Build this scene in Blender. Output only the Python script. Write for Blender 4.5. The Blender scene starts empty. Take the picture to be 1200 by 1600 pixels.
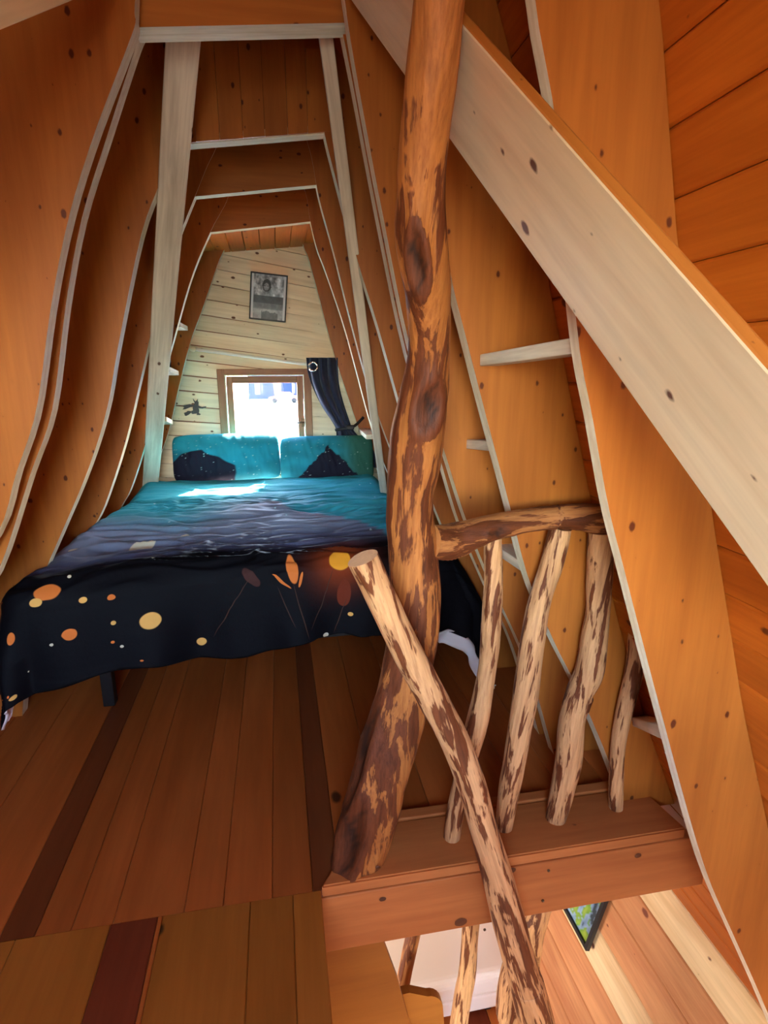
import bpy, bmesh, math, random
from mathutils import Vector, Matrix, noise
random.seed(7)
sc = bpy.context.scene
COL = sc.collection
# ------------------------------------------------------------------ camera
FPX, EYE, ROLL = 900.0, 1.45, math.radians(2.8)
yc = Vector(((430-600)/FPX, (800-580)/FPX, -1)).normalized()
vv = Vector((-math.sin(ROLL), math.cos(ROLL), 0))
zc = (vv - vv.dot(yc)*yc).normalized()
xc = yc.cross(zc)
RW = Matrix((xc, yc, zc))
CAM = Vector((0, 0, EYE))
cd = bpy.data.cameras.new('camera'); cam = bpy.data.objects.new('camera', cd); COL.objects.link(cam)
cd.sensor_fit = 'HORIZONTAL'; cd.sensor_width = 36; cd.lens = 36*FPX/1200; cd.clip_start = .01; cd.clip_end = 500
cam.matrix_world = Matrix.Translation(CAM) @ RW.to_4x4()
sc.camera = cam
def at(px, py, Y):
    """point of the room seen at that place of the photograph, in the cross plane at depth Y"""
    d = RW @ Vector(((px-600)/FPX, (800-py)/FPX, -1))
    return CAM + d*(Y/d.y)
# ------------------------------------------------------------------ world, sun, window light, exposure
W = bpy.data.worlds.new('World'); sc.world = W; W.use_nodes = True
wn = W.node_tree.nodes; wl = W.node_tree.links
sky = wn.new('ShaderNodeTexSky'); sky.sky_type = 'NISHITA'; sky.sun_disc = False
sky.sun_elevation = math.radians(40); sky.sun_rotation = math.radians(28)
bg = wn['Background']; bg.inputs[1].default_value = 8.5
wl.new(sky.outputs[0], bg.inputs[0])
def light(name, typ, energy, color, loc=(0,0,0), size=None, direction=None):
    l = bpy.data.lights.new(name, typ); l.energy = energy; l.color = color
    o = bpy.data.objects.new(name, l); COL.objects.link(o); o.location = loc
    if size: l.shape = 'RECTANGLE'; l.size, l.size_y = size
    if direction: o.rotation_euler = Vector(direction).to_track_quat('-Z', 'Y').to_euler()
    return o
sun = light('sun', 'SUN', 90, (1, .96, .9), direction=(-.20, -.43, -.38)); sun.data.angle = math.radians(.6)
sc.cycles.max_bounces = 9; sc.cycles.diffuse_bounces = 6; sc.cycles.glossy_bounces = 3; sc.cycles.sample_clamp_indirect = 8.0
# daylight entering the gable window behind the photographer and the window of the room below
light('daylight_gable_window', 'AREA', 17, (1, .95, .86), (-.32, -1.27, 1.42), (.8, .95), (.85, 1, .10))
po = light('window_portal', 'AREA', 1, (1,1,1), (-.08, 4.50, 1.09), (.62, .70), (0,-1,0)); po.data.cycles.is_portal = True
light('daylight_lower_window', 'AREA', 58, (1, .95, .88), (-1.22, 1.9, -.95), (1.3, 1.0), (1, .05, -.2))
light('daylight_stair_window', 'AREA', 14, (1, .92, .82), (.75, -1.27, -.9), (.8, 1.0), (0, 1, .25))
vs = sc.view_settings
vs.view_transform = 'Standard'; vs.look = 'None'; vs.gamma = 1; vs.use_curve_mapping = False; vs.exposure = 0.25
# ------------------------------------------------------------------ helpers
def lin(r, g, b, a=1):
    f = lambda c: (c/255/12.92 if c/255 <= .04045 else ((c/255+.055)/1.055)**2.4)
    return (f(r), f(g), f(b), a)
def tag(o, label=None, cat=None, group=None, kind=None):
    if label: o['label'] = label
    if cat: o['category'] = cat
    if group: o['group'] = group
    if kind: o['kind'] = kind
    return o
def thing(name, label, cat, loc=(0,0,0), group=None, kind=None):
    o = bpy.data.objects.new(name, None); COL.objects.link(o); o.location = loc; o.empty_display_size = .05
    return tag(o, label, cat, group, kind)
def link(name, me, mats, parent=None, mw=None):
    o = bpy.data.objects.new(name, me); COL.objects.link(o)
    if not isinstance(mats, (list, tuple)): mats = [mats]
    if len(me.materials) == 0:
        for m in mats: me.materials.append(m)
    if parent is not None: o.parent = parent
    if mw is not None:
        if parent is not None: mw = Matrix.Translation(-parent_world(parent)) @ mw
        o.matrix_local = mw
    elif parent is not None:
        o.matrix_local = Matrix.Translation(-parent_world(parent))
    return o
def parent_world(p):
    v = Vector((0,0,0))
    while p is not None:
        v += p.matrix_local.translation if p.type != 'EMPTY' else p.location
        p = p.parent
    return v
def mesh(name, verts, faces, smooth=False, fmat=None):
    me = bpy.data.meshes.new(name); me.from_pydata([tuple(v) for v in verts], [], faces)
    if fmat: me.polygons.foreach_set('material_index', fmat)
    if smooth: me.polygons.foreach_set('use_smooth', [True]*len(me.polygons))
    me.update(); return me
def fixn(me):
    bm = bmesh.new(); bm.from_mesh(me); bmesh.ops.recalc_face_normals(bm, faces=bm.faces); bm.to_mesh(me); bm.free(); return me
def frame_mw(o, x, y):
    x = Vector(x).normalized(); y = Vector(y); y = (y - y.dot(x)*x).normalized(); z = x.cross(y)
    m = Matrix((x, y, z)).transposed().to_4x4(); m.translation = Vector(o); return m
def plank_mesh(L, w, t, c=.003, name='plank'):
    """x 0..L, y centred, top face at z=0, upper long edges chamfered"""
    s = [(-w/2,-t),(w/2,-t),(w/2,-c),(w/2-c,0),(-w/2+c,0),(-w/2,-c)]
    v = [(0,a,b) for a,b in s]+[(L,a,b) for a,b in s]
    f = [[i,(i+1)%6,(i+1)%6+6,i+6] for i in range(6)]+[[5,4,3,2,1,0],[6,7,8,9,10,11]]
    return mesh(name, v, f)
def box_mesh(x0,x1,y0,y1,z0,z1, bev=0.0, name='box', seg=2):
    bm = bmesh.new(); bmesh.ops.create_cube(bm, size=1)
    for v in bm.verts: v.co = Vector((x0+(v.co.x+.5)*(x1-x0), y0+(v.co.y+.5)*(y1-y0), z0+(v.co.z+.5)*(z1-z0)))
    if bev: bmesh.ops.bevel(bm, geom=bm.edges[:], offset=bev, segments=seg, affect='EDGES', profile=.5)
    me = bpy.data.meshes.new(name); bm.to_mesh(me); bm.free(); return me
def prism_mesh(poly, y0, y1, name='prism', fmat=None):
    """polygon in (x,z), extruded in y"""
    n = len(poly); v = [(x,y0,z) for x,z in poly]+[(x,y1,z) for x,z in poly]
    f = [list(range(n)), list(range(2*n-1,n-1,-1))]+[[i,i+n,(i+1)%n+n,(i+1)%n] for i in range(n)]
    return fixn(mesh(name, v, f))
def beam_obj(name, p0, p1, wdir, w, t, mat, parent=None, bev=.004):
    """box from p0 to p1 (centre line), w along wdir, t across"""
    p0, p1 = Vector(p0), Vector(p1); L = (p1-p0).length
    return link(name, box_mesh(0,L,-w/2,w/2,-t/2,t/2,bev,name), mat, parent, frame_mw(p0, p1-p0, wdir))
def catmull(pts, n):
    pts = [Vector(p) for p in pts]; P = [2*pts[0]-pts[1]]+pts+[2*pts[-1]-pts[-2]]; out = []
    m = len(pts)-1
    for i in range(n+1):
        u = i/n*m; k = min(int(u), m-1); t = u-k; a,b,c,d = P[k:k+4]
        out.append(.5*((2*b)+(c-a)*t+(2*a-5*b+4*c-d)*t*t+(3*b-a-3*c+d)*t**3))
    return out
def interp(x, xs, ys):
    if x <= xs[0]: return ys[0]
    for i in range(len(xs)-1):
        if x <= xs[i+1]: return ys[i]+(ys[i+1]-ys[i])*(x-xs[i])/(xs[i+1]-xs[i])
    return ys[-1]
def tube_mesh(path, radii, seg=10, name='tube', up=None):
    v=[]; f=[]; n=len(path); path=[Vector(p) for p in path]
    ref = Vector((0,0,1)) if abs((path[-1]-path[0]).normalized().z)<.9 else Vector((1,0,0))
    for i,p in enumerate(path):
        t=(path[min(i+1,n-1)]-path[max(i-1,0)]).normalized(); a=t.cross(ref).normalized(); b=t.cross(a)
        r=radii[i] if isinstance(radii,(list,tuple)) else radii
        for k in range(seg):
            th=2*math.pi*k/seg; v.append(p+a*(r*math.cos(th))+b*(r*math.sin(th)))
    for i in range(n-1):
        for k in range(seg): f.append([i*seg+k,i*seg+(k+1)%seg,(i+1)*seg+(k+1)%seg,(i+1)*seg+k])
    f.append(list(range(seg-1,-1,-1))); f.append([(n-1)*seg+k for k in range(seg)])
    return fixn(mesh(name,v,f,True))
# ------------------------------------------------------------------ materials
class NT:
    def __init__(s, name, rough=.5, spec=.3):
        s.m = bpy.data.materials.new(name); s.m.use_nodes = True; s.t = s.m.node_tree; s.b = s.t.nodes['Principled BSDF']
        s.b.inputs['Roughness'].default_value = rough; s.b.inputs['Specular IOR Level'].default_value = spec
    def n(s, typ, **kw):
        x = s.t.nodes.new(typ)
        for k,v in kw.items():
            if k.startswith('i_'):
                k = k[2:]; k = int(k) if k.isdigit() else k
                x.inputs[k].default_value = v
            else: setattr(x, k, v)
        return x
    def l(s, a, b): s.t.links.new(a, b)
    def ramp(s, fac, stops):
        r = s.n('ShaderNodeValToRGB'); e = r.color_ramp.elements
        while len(e) < len(stops): e.new(.5)
        for i,(p,c) in enumerate(stops): e[i].position = p; e[i].color = c
        s.l(fac, r.inputs[0]); return r.outputs[0]
    def mix(s, fac, a, b, mode='MIX'):
        x = s.n('ShaderNodeMix', data_type='RGBA', blend_type=mode)
        for sock, val in ((x.inputs[0],fac),(x.inputs[6],a),(x.inputs[7],b)):
            if isinstance(val,(int,float,tuple)): sock.default_value = val
            else: s.l(val, sock)
        return x.outputs[2]
    def coords(s, scale, rnd=True):
        tc = s.n('ShaderNodeTexCoord'); out = tc.outputs['Object']
        if rnd:
            oi = s.n('ShaderNodeObjectInfo'); mu = s.n('ShaderNodeMath', operation='MULTIPLY', i_1=37.0); s.l(oi.outputs['Random'], mu.inputs[0])
            ad = s.n('ShaderNodeVectorMath', operation='ADD'); s.l(out, ad.inputs[0]); s.l(mu.outputs[0], ad.inputs[1]); out = ad.outputs[0]
        mp = s.n('ShaderNodeMapping'); mp.inputs['Scale'].default_value = scale; s.l(out, mp.inputs[0]); return mp.outputs[0]
def plain(name, col, rough=.5, spec=.3, metal=0):
    x = NT(name, rough, spec); x.b.inputs['Base Color'].default_value = col; x.b.inputs['Metallic'].default_value = metal; return x.m
def wood(name, base, dark, axis='X', vary=.25, knots=.5, rough=.5, spec=.25, grain=1.0, knotcol=None, kscale=1.0, bump=.15, line=None, plane=None):
    """grain along axis; vary = board to board value shift; knots = share of knot cells filled"""
    x = NT(name, rough, spec)
    i = 'XYZ'.index(axis)
    sc1 = [9*grain]*3; sc1[i] = .9*grain
    v1 = x.coords(sc1)
    n1 = x.n('ShaderNodeTexNoise', i_Scale=1.6, i_Detail=5.0, i_Roughness=.6, i_Distortion=.6); x.l(v1, n1.inputs['Vector'])
    c = x.ramp(n1.outputs[0], [(.33, dark), (.62, base)])
    sc2 = [60*grain]*3; sc2[i] = 2.0
    n2 = x.n('ShaderNodeTexNoise', i_Scale=1.5, i_Detail=3.0, i_Roughness=.6); x.l(x.coords(sc2), n2.inputs['Vector'])
    f2 = x.ramp(n2.outputs[0], [(.38,(.86,.83,.80,1)),(.6,(1.03,1.03,1.03,1))])
    c = x.mix(.6, c, f2, 'MULTIPLY')
    # board to board
    oi = x.n('ShaderNodeObjectInfo')
    rv = x.ramp(oi.outputs['Random'], [(0,(1-vary,1-vary*1.12,1-vary*1.2,1)),(1,(1+vary*.4,1+vary*.4,1+vary*.4,1))])
    c = x.mix(1.0, c, rv, 'MULTIPLY')
    # broad blotches
    n3 = x.n('ShaderNodeTexNoise', i_Scale=2.2, i_Detail=2.0); x.l(x.coords((1,1,1)), n3.inputs['Vector'])
    c = x.mix(.5, c, x.ramp(n3.outputs[0], [(.3,(.82,.78,.75,1)),(.7,(1.08,1.08,1.08,1))]), 'MULTIPLY')
    if knots > 0:
        ks = [9*kscale]*3; ks[i] = 5.5*kscale
        pl_ = plane or ('XY' if axis=='X' else 'ZX')
        vo = x.n('ShaderNodeTexVoronoi', i_Scale=1.0, i_Randomness=1.0, voronoi_dimensions='2D')
        nd = x.n('ShaderNodeTexNoise', i_Scale=9.0, i_Detail=2.0); kc0 = x.coords(ks); sw = x.n('ShaderNodeSeparateXYZ'); cw = x.n('ShaderNodeCombineXYZ'); x.l(kc0, sw.inputs[0]); x.l(sw.outputs[pl_[0]], cw.inputs[0]); x.l(sw.outputs[pl_[1]], cw.inputs[1]); kc = cw.outputs[0]; x.l(kc, nd.inputs['Vector'])
        md = x.n('ShaderNodeMix', data_type='VECTOR'); md.inputs[0].default_value=.06; x.l(kc, md.inputs[4]); x.l(nd.outputs['Color'], md.inputs[5])
        x.l(md.outputs[1], vo.inputs['Vector'])
        sep = x.n('ShaderNodeSeparateColor'); x.l(vo.outputs['Color'], sep.inputs[0])
        # knot radius follows the cell's own random value; cells above the share stay clear
        th = x.n('ShaderNodeMapRange'); th.inputs[1].default_value=0; th.inputs[2].default_value=max(knots,.01); th.inputs[3].default_value=.14; th.inputs[4].default_value=.0
        x.l(sep.outputs[0], th.inputs[0])
        dv = x.n('ShaderNodeMath', operation='SUBTRACT'); x.l(th.outputs[0], dv.inputs[0]); x.l(vo.outputs['Distance'], dv.inputs[1])
        kf = x.n('ShaderNodeMapRange'); kf.inputs[1].default_value=-.01; kf.inputs[2].default_value=.04; x.l(dv.outputs[0], kf.inputs[0])
        halo = x.n('ShaderNodeMapRange'); halo.inputs[1].default_value=-.13; halo.inputs[2].default_value=.02; halo.inputs[4].default_value=.35; x.l(dv.outputs[0], halo.inputs[0])
        gate = x.n('ShaderNodeMath', operation='LESS_THAN', i_1=knots); x.l(sep.outputs[0], gate.inputs[0])
        hg = x.n('ShaderNodeMath', operation='MULTIPLY'); x.l(halo.outputs[0], hg.inputs[0]); x.l(gate.outputs[0], hg.inputs[1])
        kc_ = knotcol or tuple(q*.25 for q in dark[:3])+(1,)
        c = x.mix(hg.outputs[0], c, dark)
        c = x.mix(kf.outputs[0], c, kc_)
    if line:   # glue line down the middle of a laminated edge
        tc = x.n('ShaderNodeTexCoord'); sp = x.n('ShaderNodeSeparateXYZ'); x.l(tc.outputs['Object'], sp.inputs[0])
        ab = x.n('ShaderNodeMath', operation='ABSOLUTE'); x.l(sp.outputs[line], ab.inputs[0])
        lf = x.n('ShaderNodeMapRange'); lf.inputs[1].default_value=.002; lf.inputs[2].default_value=.006; lf.inputs[3].default_value=.55; lf.inputs[4].default_value=0; x.l(ab.outputs[0], lf.inputs[0])
        c = x.mix(lf.outputs[0], c, dark)
    x.l(c, x.b.inputs['Base Color'])
    bp = x.n('ShaderNodeBump', i_Strength=bump, i_Distance=.003); x.l(n2.outputs[0], bp.inputs['Height']); x.l(bp.outputs[0], x.b.inputs['Normal'])
    return x.m
def log_mat(name, peeled, bark, thr, rough=.6, ps=(30,30,6)):
    x = NT(name, rough, .25)
    n1 = x.n('ShaderNodeTexNoise', i_Scale=1.0, i_Detail=4.0, i_Roughness=.55, i_Distortion=.4); x.l(x.coords(ps), n1.inputs['Vector'])
    n2 = x.n('ShaderNodeTexNoise', i_Scale=1.0, i_Detail=4.0, i_Roughness=.65); x.l(x.coords((95,95,5)), n2.inputs['Vector'])
    sm = x.n('ShaderNodeMath', operation='MULTIPLY_ADD', i_1=.36); x.l(n2.outputs[0], sm.inputs[0]); x.l(n1.outputs[0], sm.inputs[2])
    n3 = x.n('ShaderNodeTexNoise', i_Scale=1.0, i_Detail=2.0); x.l(x.coords((6,6,3)), n3.inputs['Vector'])
    pc = x.mix(.8, x.mix(n3.outputs[0], peeled, tuple(q*.72 for q in peeled[:3])+(1,)), x.ramp(n2.outputs[0], [(.35,(.62,.55,.5,1)),(.6,(1.05,1.05,1.05,1))]), 'MULTIPLY')
    bc = x.mix(.8, bark, x.ramp(n2.outputs[0], [(.35,(.5,.45,.42,1)),(.65,(1.2,1.2,1.2,1))]), 'MULTIPLY')
    at_ = x.n('ShaderNodeAttribute', attribute_name='shade'); sep = x.n('ShaderNodeSeparateColor'); x.l(at_.outputs['Color'], sep.inputs[0])
    bi = x.n('ShaderNodeMath', operation='ADD'); x.l(sm.outputs[0], bi.inputs[0]); x.l(sep.outputs[1], bi.inputs[1])
    mk = x.ramp(bi.outputs[0], [(thr-.025,(0,0,0,1)),(thr+.025,(1,1,1,1))])
    c = x.mix(mk, pc, bc)
    c = x.mix(sep.outputs[0], c, lin(40,18,8))
    c = x.mix(sep.outputs[2], c, tuple(min(1,q*1.05) for q in peeled[:3])+(1,))
    x.l(c, x.b.inputs['Base Color'])
    inv = x.n('ShaderNodeMath', operation='MULTIPLY_ADD', i_1=.5); x.l(mk, inv.inputs[0]); x.l(n2.outputs[0], inv.inputs[2])
    bp = x.n('ShaderNodeBump', i_Strength=.45, i_Distance=.006); x.l(inv.outputs[0], bp.inputs['Height']); x.l(bp.outputs[0], x.b.inputs['Normal'])
    return x.m
def vcol(name, rough=.7, spec=.2, bumpscale=None, sheen=0):
    x = NT(name, rough, spec); a = x.n('ShaderNodeAttribute', attribute_name='print'); x.l(a.outputs['Color'], x.b.inputs['Base Color'])
    if bumpscale:
        n = x.n('ShaderNodeTexNoise', i_Scale=bumpscale, i_Detail=3.0); x.l(x.coords((1,1,1),False), n.inputs['Vector'])
        bp = x.n('ShaderNodeBump', i_Strength=.25, i_Distance=.004); x.l(n.outputs[0], bp.inputs['Height']); x.l(bp.outputs[0], x.b.inputs['Normal'])
    if sheen: x.b.inputs['Sheen Weight'].default_value = sheen
    return x.m
M = {}
M['ply']    = wood('varnished_ply', lin(174,102,38), lin(156,87,30), 'Z', .10, .34, .42, .3, .6, lin(84,34,12), 2.1, .06)
M['clad']   = wood('varnished_cladding', lin(194,102,28), lin(174,86,20), 'X', .16, .16, .45, .25, 1, lin(95,40,14), 1.3, .1)
M['edge']   = wood('pale_laminated_edge', lin(248,238,212), lin(226,208,170), 'Z', .06, 0, .6, .2, 1, None, 1, .2, 'Y')  # bare unvarnished wood; paleness also stands in for window light on it
M['spruce'] = wood('planed_spruce', lin(242,220,182), lin(228,198,156), 'X', .06, .55, .5, .25, .35, lin(100,56,34), 1.45, .12)
M['post']   = wood('pale_brace', lin(240,228,204), lin(205,190,165), 'X', .04, .15, .6, .2, 1.2, lin(110,80,60), 1.6, .2)
M['wallb']  = wood('back_wall_boards', lin(246,226,190), lin(232,206,164), 'X', .06, .40, .5, .25, .6, lin(110,66,36), 1.7, .05, None, 'XZ')
M['floor']  = wood('floor_plank', lin(178,96,42), lin(158,80,32), 'X', .24, .06, .42, .3, .4, lin(70,32,14), .7, .08)
M['floor_red']  = wood('floor_plank_red', lin(112,48,26), lin(94,36,18), 'X', .10, .2, .42, .3, .7, lin(40,16,8), .8, .08)
M['floor_front'] = wood('floor_plank_honey', lin(164,98,36), lin(146,84,28), 'X', .12, .08, .42, .3, .4, lin(60,28,8), .9, .08)
M['beam']   = wood('edge_beam', lin(182,108,56), lin(160,88,42), 'X', .06, .06, .5, .25, .5, lin(84,42,18), .95, .12)
M['lower']  = wood('lower_wall_board', lin(226,158,104), lin(200,124,78), 'X', .32, .14, .5, .25, .7, lin(120,60,40), 1.0, .1)
M['lower_pale'] = wood('lower_wall_board_pale', lin(240,204,152), lin(222,176,124), 'X', .12, .3, .5, .25, .7, lin(120,60,40), 1.0, .1)
M['win']    = wood('window_timber', lin(160,102,70), lin(136,80,52), 'X', .06, .1, .5, .25, 1, None, 1, .1)
M['log']    = log_mat('peeled_trunk', lin(184,114,56), lin(100,50,24), .69)
M['stick']  = log_mat('peeled_stick', lin(216,160,108), lin(104,54,26), .735, .6, (44,44,6))
M['rail']   = log_mat('peeled_rail', lin(180,116,64), lin(100,50,22), .72)
M['dark']   = plain('sheathing_dark', lin(70,40,22), .8)
M['black']  = plain('black_metal', lin(16,15,16), .45, .4)
M['chrome'] = plain('chrome', (.8,.8,.8,1), .25, .5, 1)
M['bronze'] = plain('bronze_handle', lin(92,70,48), .4, .5, .6)
M['cream']  = plain('cream_upholstery', lin(232,214,196), .85, .1)
M['white']  = plain('white_linen', lin(235,230,225), .8, .1)
M['alu']    = plain('pale_rod', lin(244,236,220), .4, .4)
M['gray']   = plain('outer_wall', lin(150,140,130), .8)
def fabric(name, col):
    x = NT(name, .75, .15); n = x.n('ShaderNodeTexNoise', i_Scale=30.0, i_Detail=4.0); x.l(x.coords((1,1,1),False), n.inputs['Vector'])
    x.l(x.mix(.5, col, x.ramp(n.outputs[0], [(.3,(.6,.6,.6,1)),(.7,(1.2,1.2,1.2,1))]), 'MULTIPLY'), x.b.inputs['Base Color']); x.b.inputs['Sheen Weight'].default_value=.15
    return x.m
M['navy']   = fabric('navy_cloth', lin(38,42,64))
M['duvet']  = vcol('duvet_print', .7, .12, 60, 0)
M['pillow'] = vcol('pillow_print', .7, .15, 60, 0)
M['art']    = vcol('printed_paper', .3, .4)
def glass(name):
    x = NT(name); t = x.t; t.nodes.remove(x.b); out = t.nodes['Material Output']
    tr = x.n('ShaderNodeBsdfTransparent'); gl = x.n('ShaderNodeBsdfGlossy', i_Roughness=.02); fr = x.n('ShaderNodeValue'); fr.outputs[0].default_value = .005; mx = x.n('ShaderNodeMixShader')
    x.l(fr.outputs[0], mx.inputs[0]); x.l(tr.outputs[0], mx.inputs[1]); x.l(gl.outputs[0], mx.inputs[2]); x.l(mx.outputs[0], out.inputs[0]); return x.m
M['glass'] = glass('window_glass')
# ------------------------------------------------------------------ the hull: cross section
SKZ = [-2.2,-.70,-.30,0,.32,.70,1.14,1.66,2.03,2.40,2.95]
SKX = [1.15,1.55,1.42,1.29,1.15,1.01,.87,.72,.64,.50,-.08]
def skin(z, s):
    x = interp(z, SKZ, SKX); return x if s > 0 else -.16-x
Y0, Y1 = -1.30, 4.42
def hull_wall(name, s):
    prof = [(skin(z,s)+s*.03, z) for z in SKZ]; n=len(prof)
    v=[(x,Y0,z) for x,z in prof]+[(x,Y1+.1,z) for x,z in prof]+[(x+s*.03,Y0,z) for x,z in prof]+[(x+s*.03,Y1+.1,z) for x,z in prof]
    f=[]
    for i in range(n-1): f += [[i,i+1,n+i+1,n+i],[2*n+i,3*n+i,3*n+i+1,2*n+i+1]]
    f += [[i for i in range(n)]+[2*n+i for i in range(n-1,-1,-1)], [n+i for i in range(n)]+[3*n+i for i in range(n-1,-1,-1)]]
    o = link(name, fixn(mesh(name, v, f)), M['dark']); tag(o, kind='structure'); return o
wr = hull_wall('wall_right', 1); wl_ = hull_wall('wall_left', -1)
tag(wr, 'right hull-shaped wall clad in varnished orange boards'); tag(wl_, 'left hull-shaped wall clad in varnished boards')
def arc_points(s, z0, z1, step):
    """walk down the section from z0 to z1 in equal steps"""
    N=1500; P=[Vector((skin(z0+(z1-z0)*i/N,s),z0+(z1-z0)*i/N)) for i in range(N+1)]
    cum=[0.0]
    for i in range(N): cum.append(cum[-1]+(P[i+1]-P[i]).length)
    n=max(1,round(cum[-1]/step)); out=[]; k=0
    for m in range(n+1):
        t=cum[-1]*m/n
        while k<N and cum[k]<t-1e-9: k+=1
        out.append(P[k].copy())
    return out
def clad(parent, s, z0, z1, step, mat, ya, yb, name='cladding_board', mats=None):
    pts = arc_points(s, z0, z1, step); L=yb-ya
    cache={}
    for i in range(len(pts)-1):
        a,b=pts[i],pts[i+1]; w=(b-a).length-.0015; k=round(w,4)
        mt = mats[i%len(mats)] if mats else mat
        key=(k,mt.name)
        if key not in cache: cache[key]=plank_mesh(L,k,.022,.005,name)
        m=(a+b)/2; d=Vector((b.x-a.x,0,b.y-a.y))
        # inward normal must be +z of the frame: x=+Y, y=width ; z = x cross y
        wd = d if Vector((0,1,0)).cross(d).x*s<0 else -d
        link(name, cache[key], mt, parent, frame_mw((m.x,ya,m.y),(0,1,0),wd))
M['tie']=wood('varnished_tie', lin(182,110,46), lin(164,95,36), 'X', .10, .30, .42, .3, .6, lin(84,34,12), 2.1, .06, None, 'XZ')
clad(wr, 1, 2.93, -.70, .112, M['clad'], Y0, Y1)
clad(wl_, -1, 2.93, -.70, .112, M['clad'], Y0, Y1)
lw = [M['lower']]
clad(wr, 1, -.70, -2.2, .165, M['lower'], Y0, Y1, 'cladding_board', [M['lower_pale'],M['lower'],M['lower'],M['lower_pale'],M['lower'],M['lower'],M['lower']])
clad(wl_, -1, -.70, -2.2, .165, M['lower'], Y0, Y1, 'cladding_board')
rc = link('ridge_cap', prism_mesh([(-.30,2.80),(-.08,2.93),(.14,2.80),(.14,2.90),(-.08,3.05),(-.30,2.90)],Y0-.05,Y1+.12,'ridge_cap'), M['dark'], wr)
# ------------------------------------------------------------------ loft floor
fl = link('floor', (lambda a,b: (a))(box_mesh(-1.36,1.22,1.44,Y1,-.20,-.026,0,'floor'),0), M['dark']); tag(fl,'loft floor of wide varnished planks',kind='structure')
fl2 = link('subfloor', box_mesh(-1.36,.055,Y0,1.44,-.20,-.026,0,'subfloor'), M['dark'], fl)
XS = [-1.36,-1.18,-1.00,-.79,-.70,-.61,-.505,-.32,-.215,-.08,.035,.115,.27,.45,.60,.78,.93,1.10,1.22]
reds = {3:1, 10:1}
M['floor_dark'] = wood('floor_plank_brown', lin(116,58,28), lin(98,46,20), 'X', .10, .1, .42, .3, .4, lin(40,16,8), .6, .08)
for i in range(len(XS)-1):
    w = XS[i+1]-XS[i]
    y0 = 1.362 if XS[i] < .09 else (1.38 if XS[i]<.2 else 1.55)
    link('plank', plank_mesh(Y1-y0, w-.001, .026 if i!=11 else .004, .0022), M['floor_dark'] if i in reds else M['floor'], fl, frame_mw(((XS[i]+XS[i+1])/2, y0, 0),(0,1,0),(-1,0,0)))
XF = [-1.36,-1.15,-.95,-.745,-.51,-.388,-.376,-.14,-.022,.058]
fmats = {4:'floor_red', 3:'floor_front', 5:'floor'}
for i in range(len(XF)-1):
    w = XF[i+1]-XF[i]
    link('plank', plank_mesh(1.360-Y0, w-.001, .026, .0022), M[fmats.get(i,'floor_front')], fl, frame_mw(((XF[i]+XF[i+1])/2, Y0, 0),(0,1,0),(-1,0,0)))
# ------------------------------------------------------------------ loft edge beam with its ledge
eb = thing('edge_beam','thick varnished beam with knots along the stairwell, log balusters standing on it','beam',(.07,1.36,0))
link('beam_face', box_mesh(0,1.275,-.02,.02,-.10,.10,.004,'beam_face'), M['beam'], eb, Matrix.Translation((.056,1.385,-.135)))
def ledge_mesh():
    p=[(0,-.10),(1.17,-.10),(1.14,.10),(.13,.10)]; bm=bmesh.new()
    lo=[bm.verts.new((x,y,-.022)) for x,y in p]; hi=[bm.verts.new((x,y,.018)) for x,y in p]
    bm.faces.new(lo[::-1]); bm.faces.new(hi)
    for i in range(4): bm.faces.new((lo[i],lo[(i+1)%4],hi[(i+1)%4],hi[i]))
    bmesh.ops.bevel(bm,geom=bm.edges[:],offset=.005,segments=2,affect='EDGES'); me=bpy.data.meshes.new('ledge'); bm.to_mesh(me); bm.free(); return me
link('ledge', ledge_mesh(), M['beam'], eb, Matrix.Translation((.058,1.455,.0)))
link('back_strip', box_mesh(0,1.02,-.02,.02,-.015,.015,.004,'back_strip'), M['beam'], eb, Matrix.Translation((.20,1.577,.010)))
for px,py in ((757,1452),(857,1360),(848,1407)):
    p = at(px,py,1.363)
    link('screw', tube_mesh([p, p+Vector((0,-.003,0))], .0045, 8, 'screw'), M['bronze'], eb)
# knots on the beam face, slightly proud
def knot(px,py,Y,r,parent):
    p=at(px,py,Y); n=14
    v=[p+Vector((0,-.0015,0))]+[p+Vector((r*1.15*math.cos(2*math.pi*k/n)*(1+.12*random.random()),0,r*.85*math.sin(2*math.pi*k/n)*(1+.12*random.random()))) for k in range(n)]
    link('knot', mesh('knot',v,[[0,1+(k+1)%n,1+k] for k in range(n)]), KN, parent)
KN = wood('dark_knot', lin(96,52,28), lin(58,28,14), 'X', .1, 0, .6)
for k in ((720,1441,.017),(598,1405,.009),(800,1360,.011),(997,1337,.010),(590,1355,.006)): knot(k[0],k[1],1.3635 if k[1]>1356 or k[0]>900 else 1.3635,k[2],eb)
# ply panel that closes the stair side below the beam
pn = link('stair_side_panel', prism_mesh([(.05,-.237),(.24,-.237),(.285,-.40),(.325,-.59),(.37,-.80),(.40,-1.1),(.40,-2.19),(.05,-2.19)],1.372,1.396,'stair_side_panel'), M['floor_front'])
tag(pn,'honey plywood panel with a curved edge hanging below the left end of the edge beam','panel')
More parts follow.
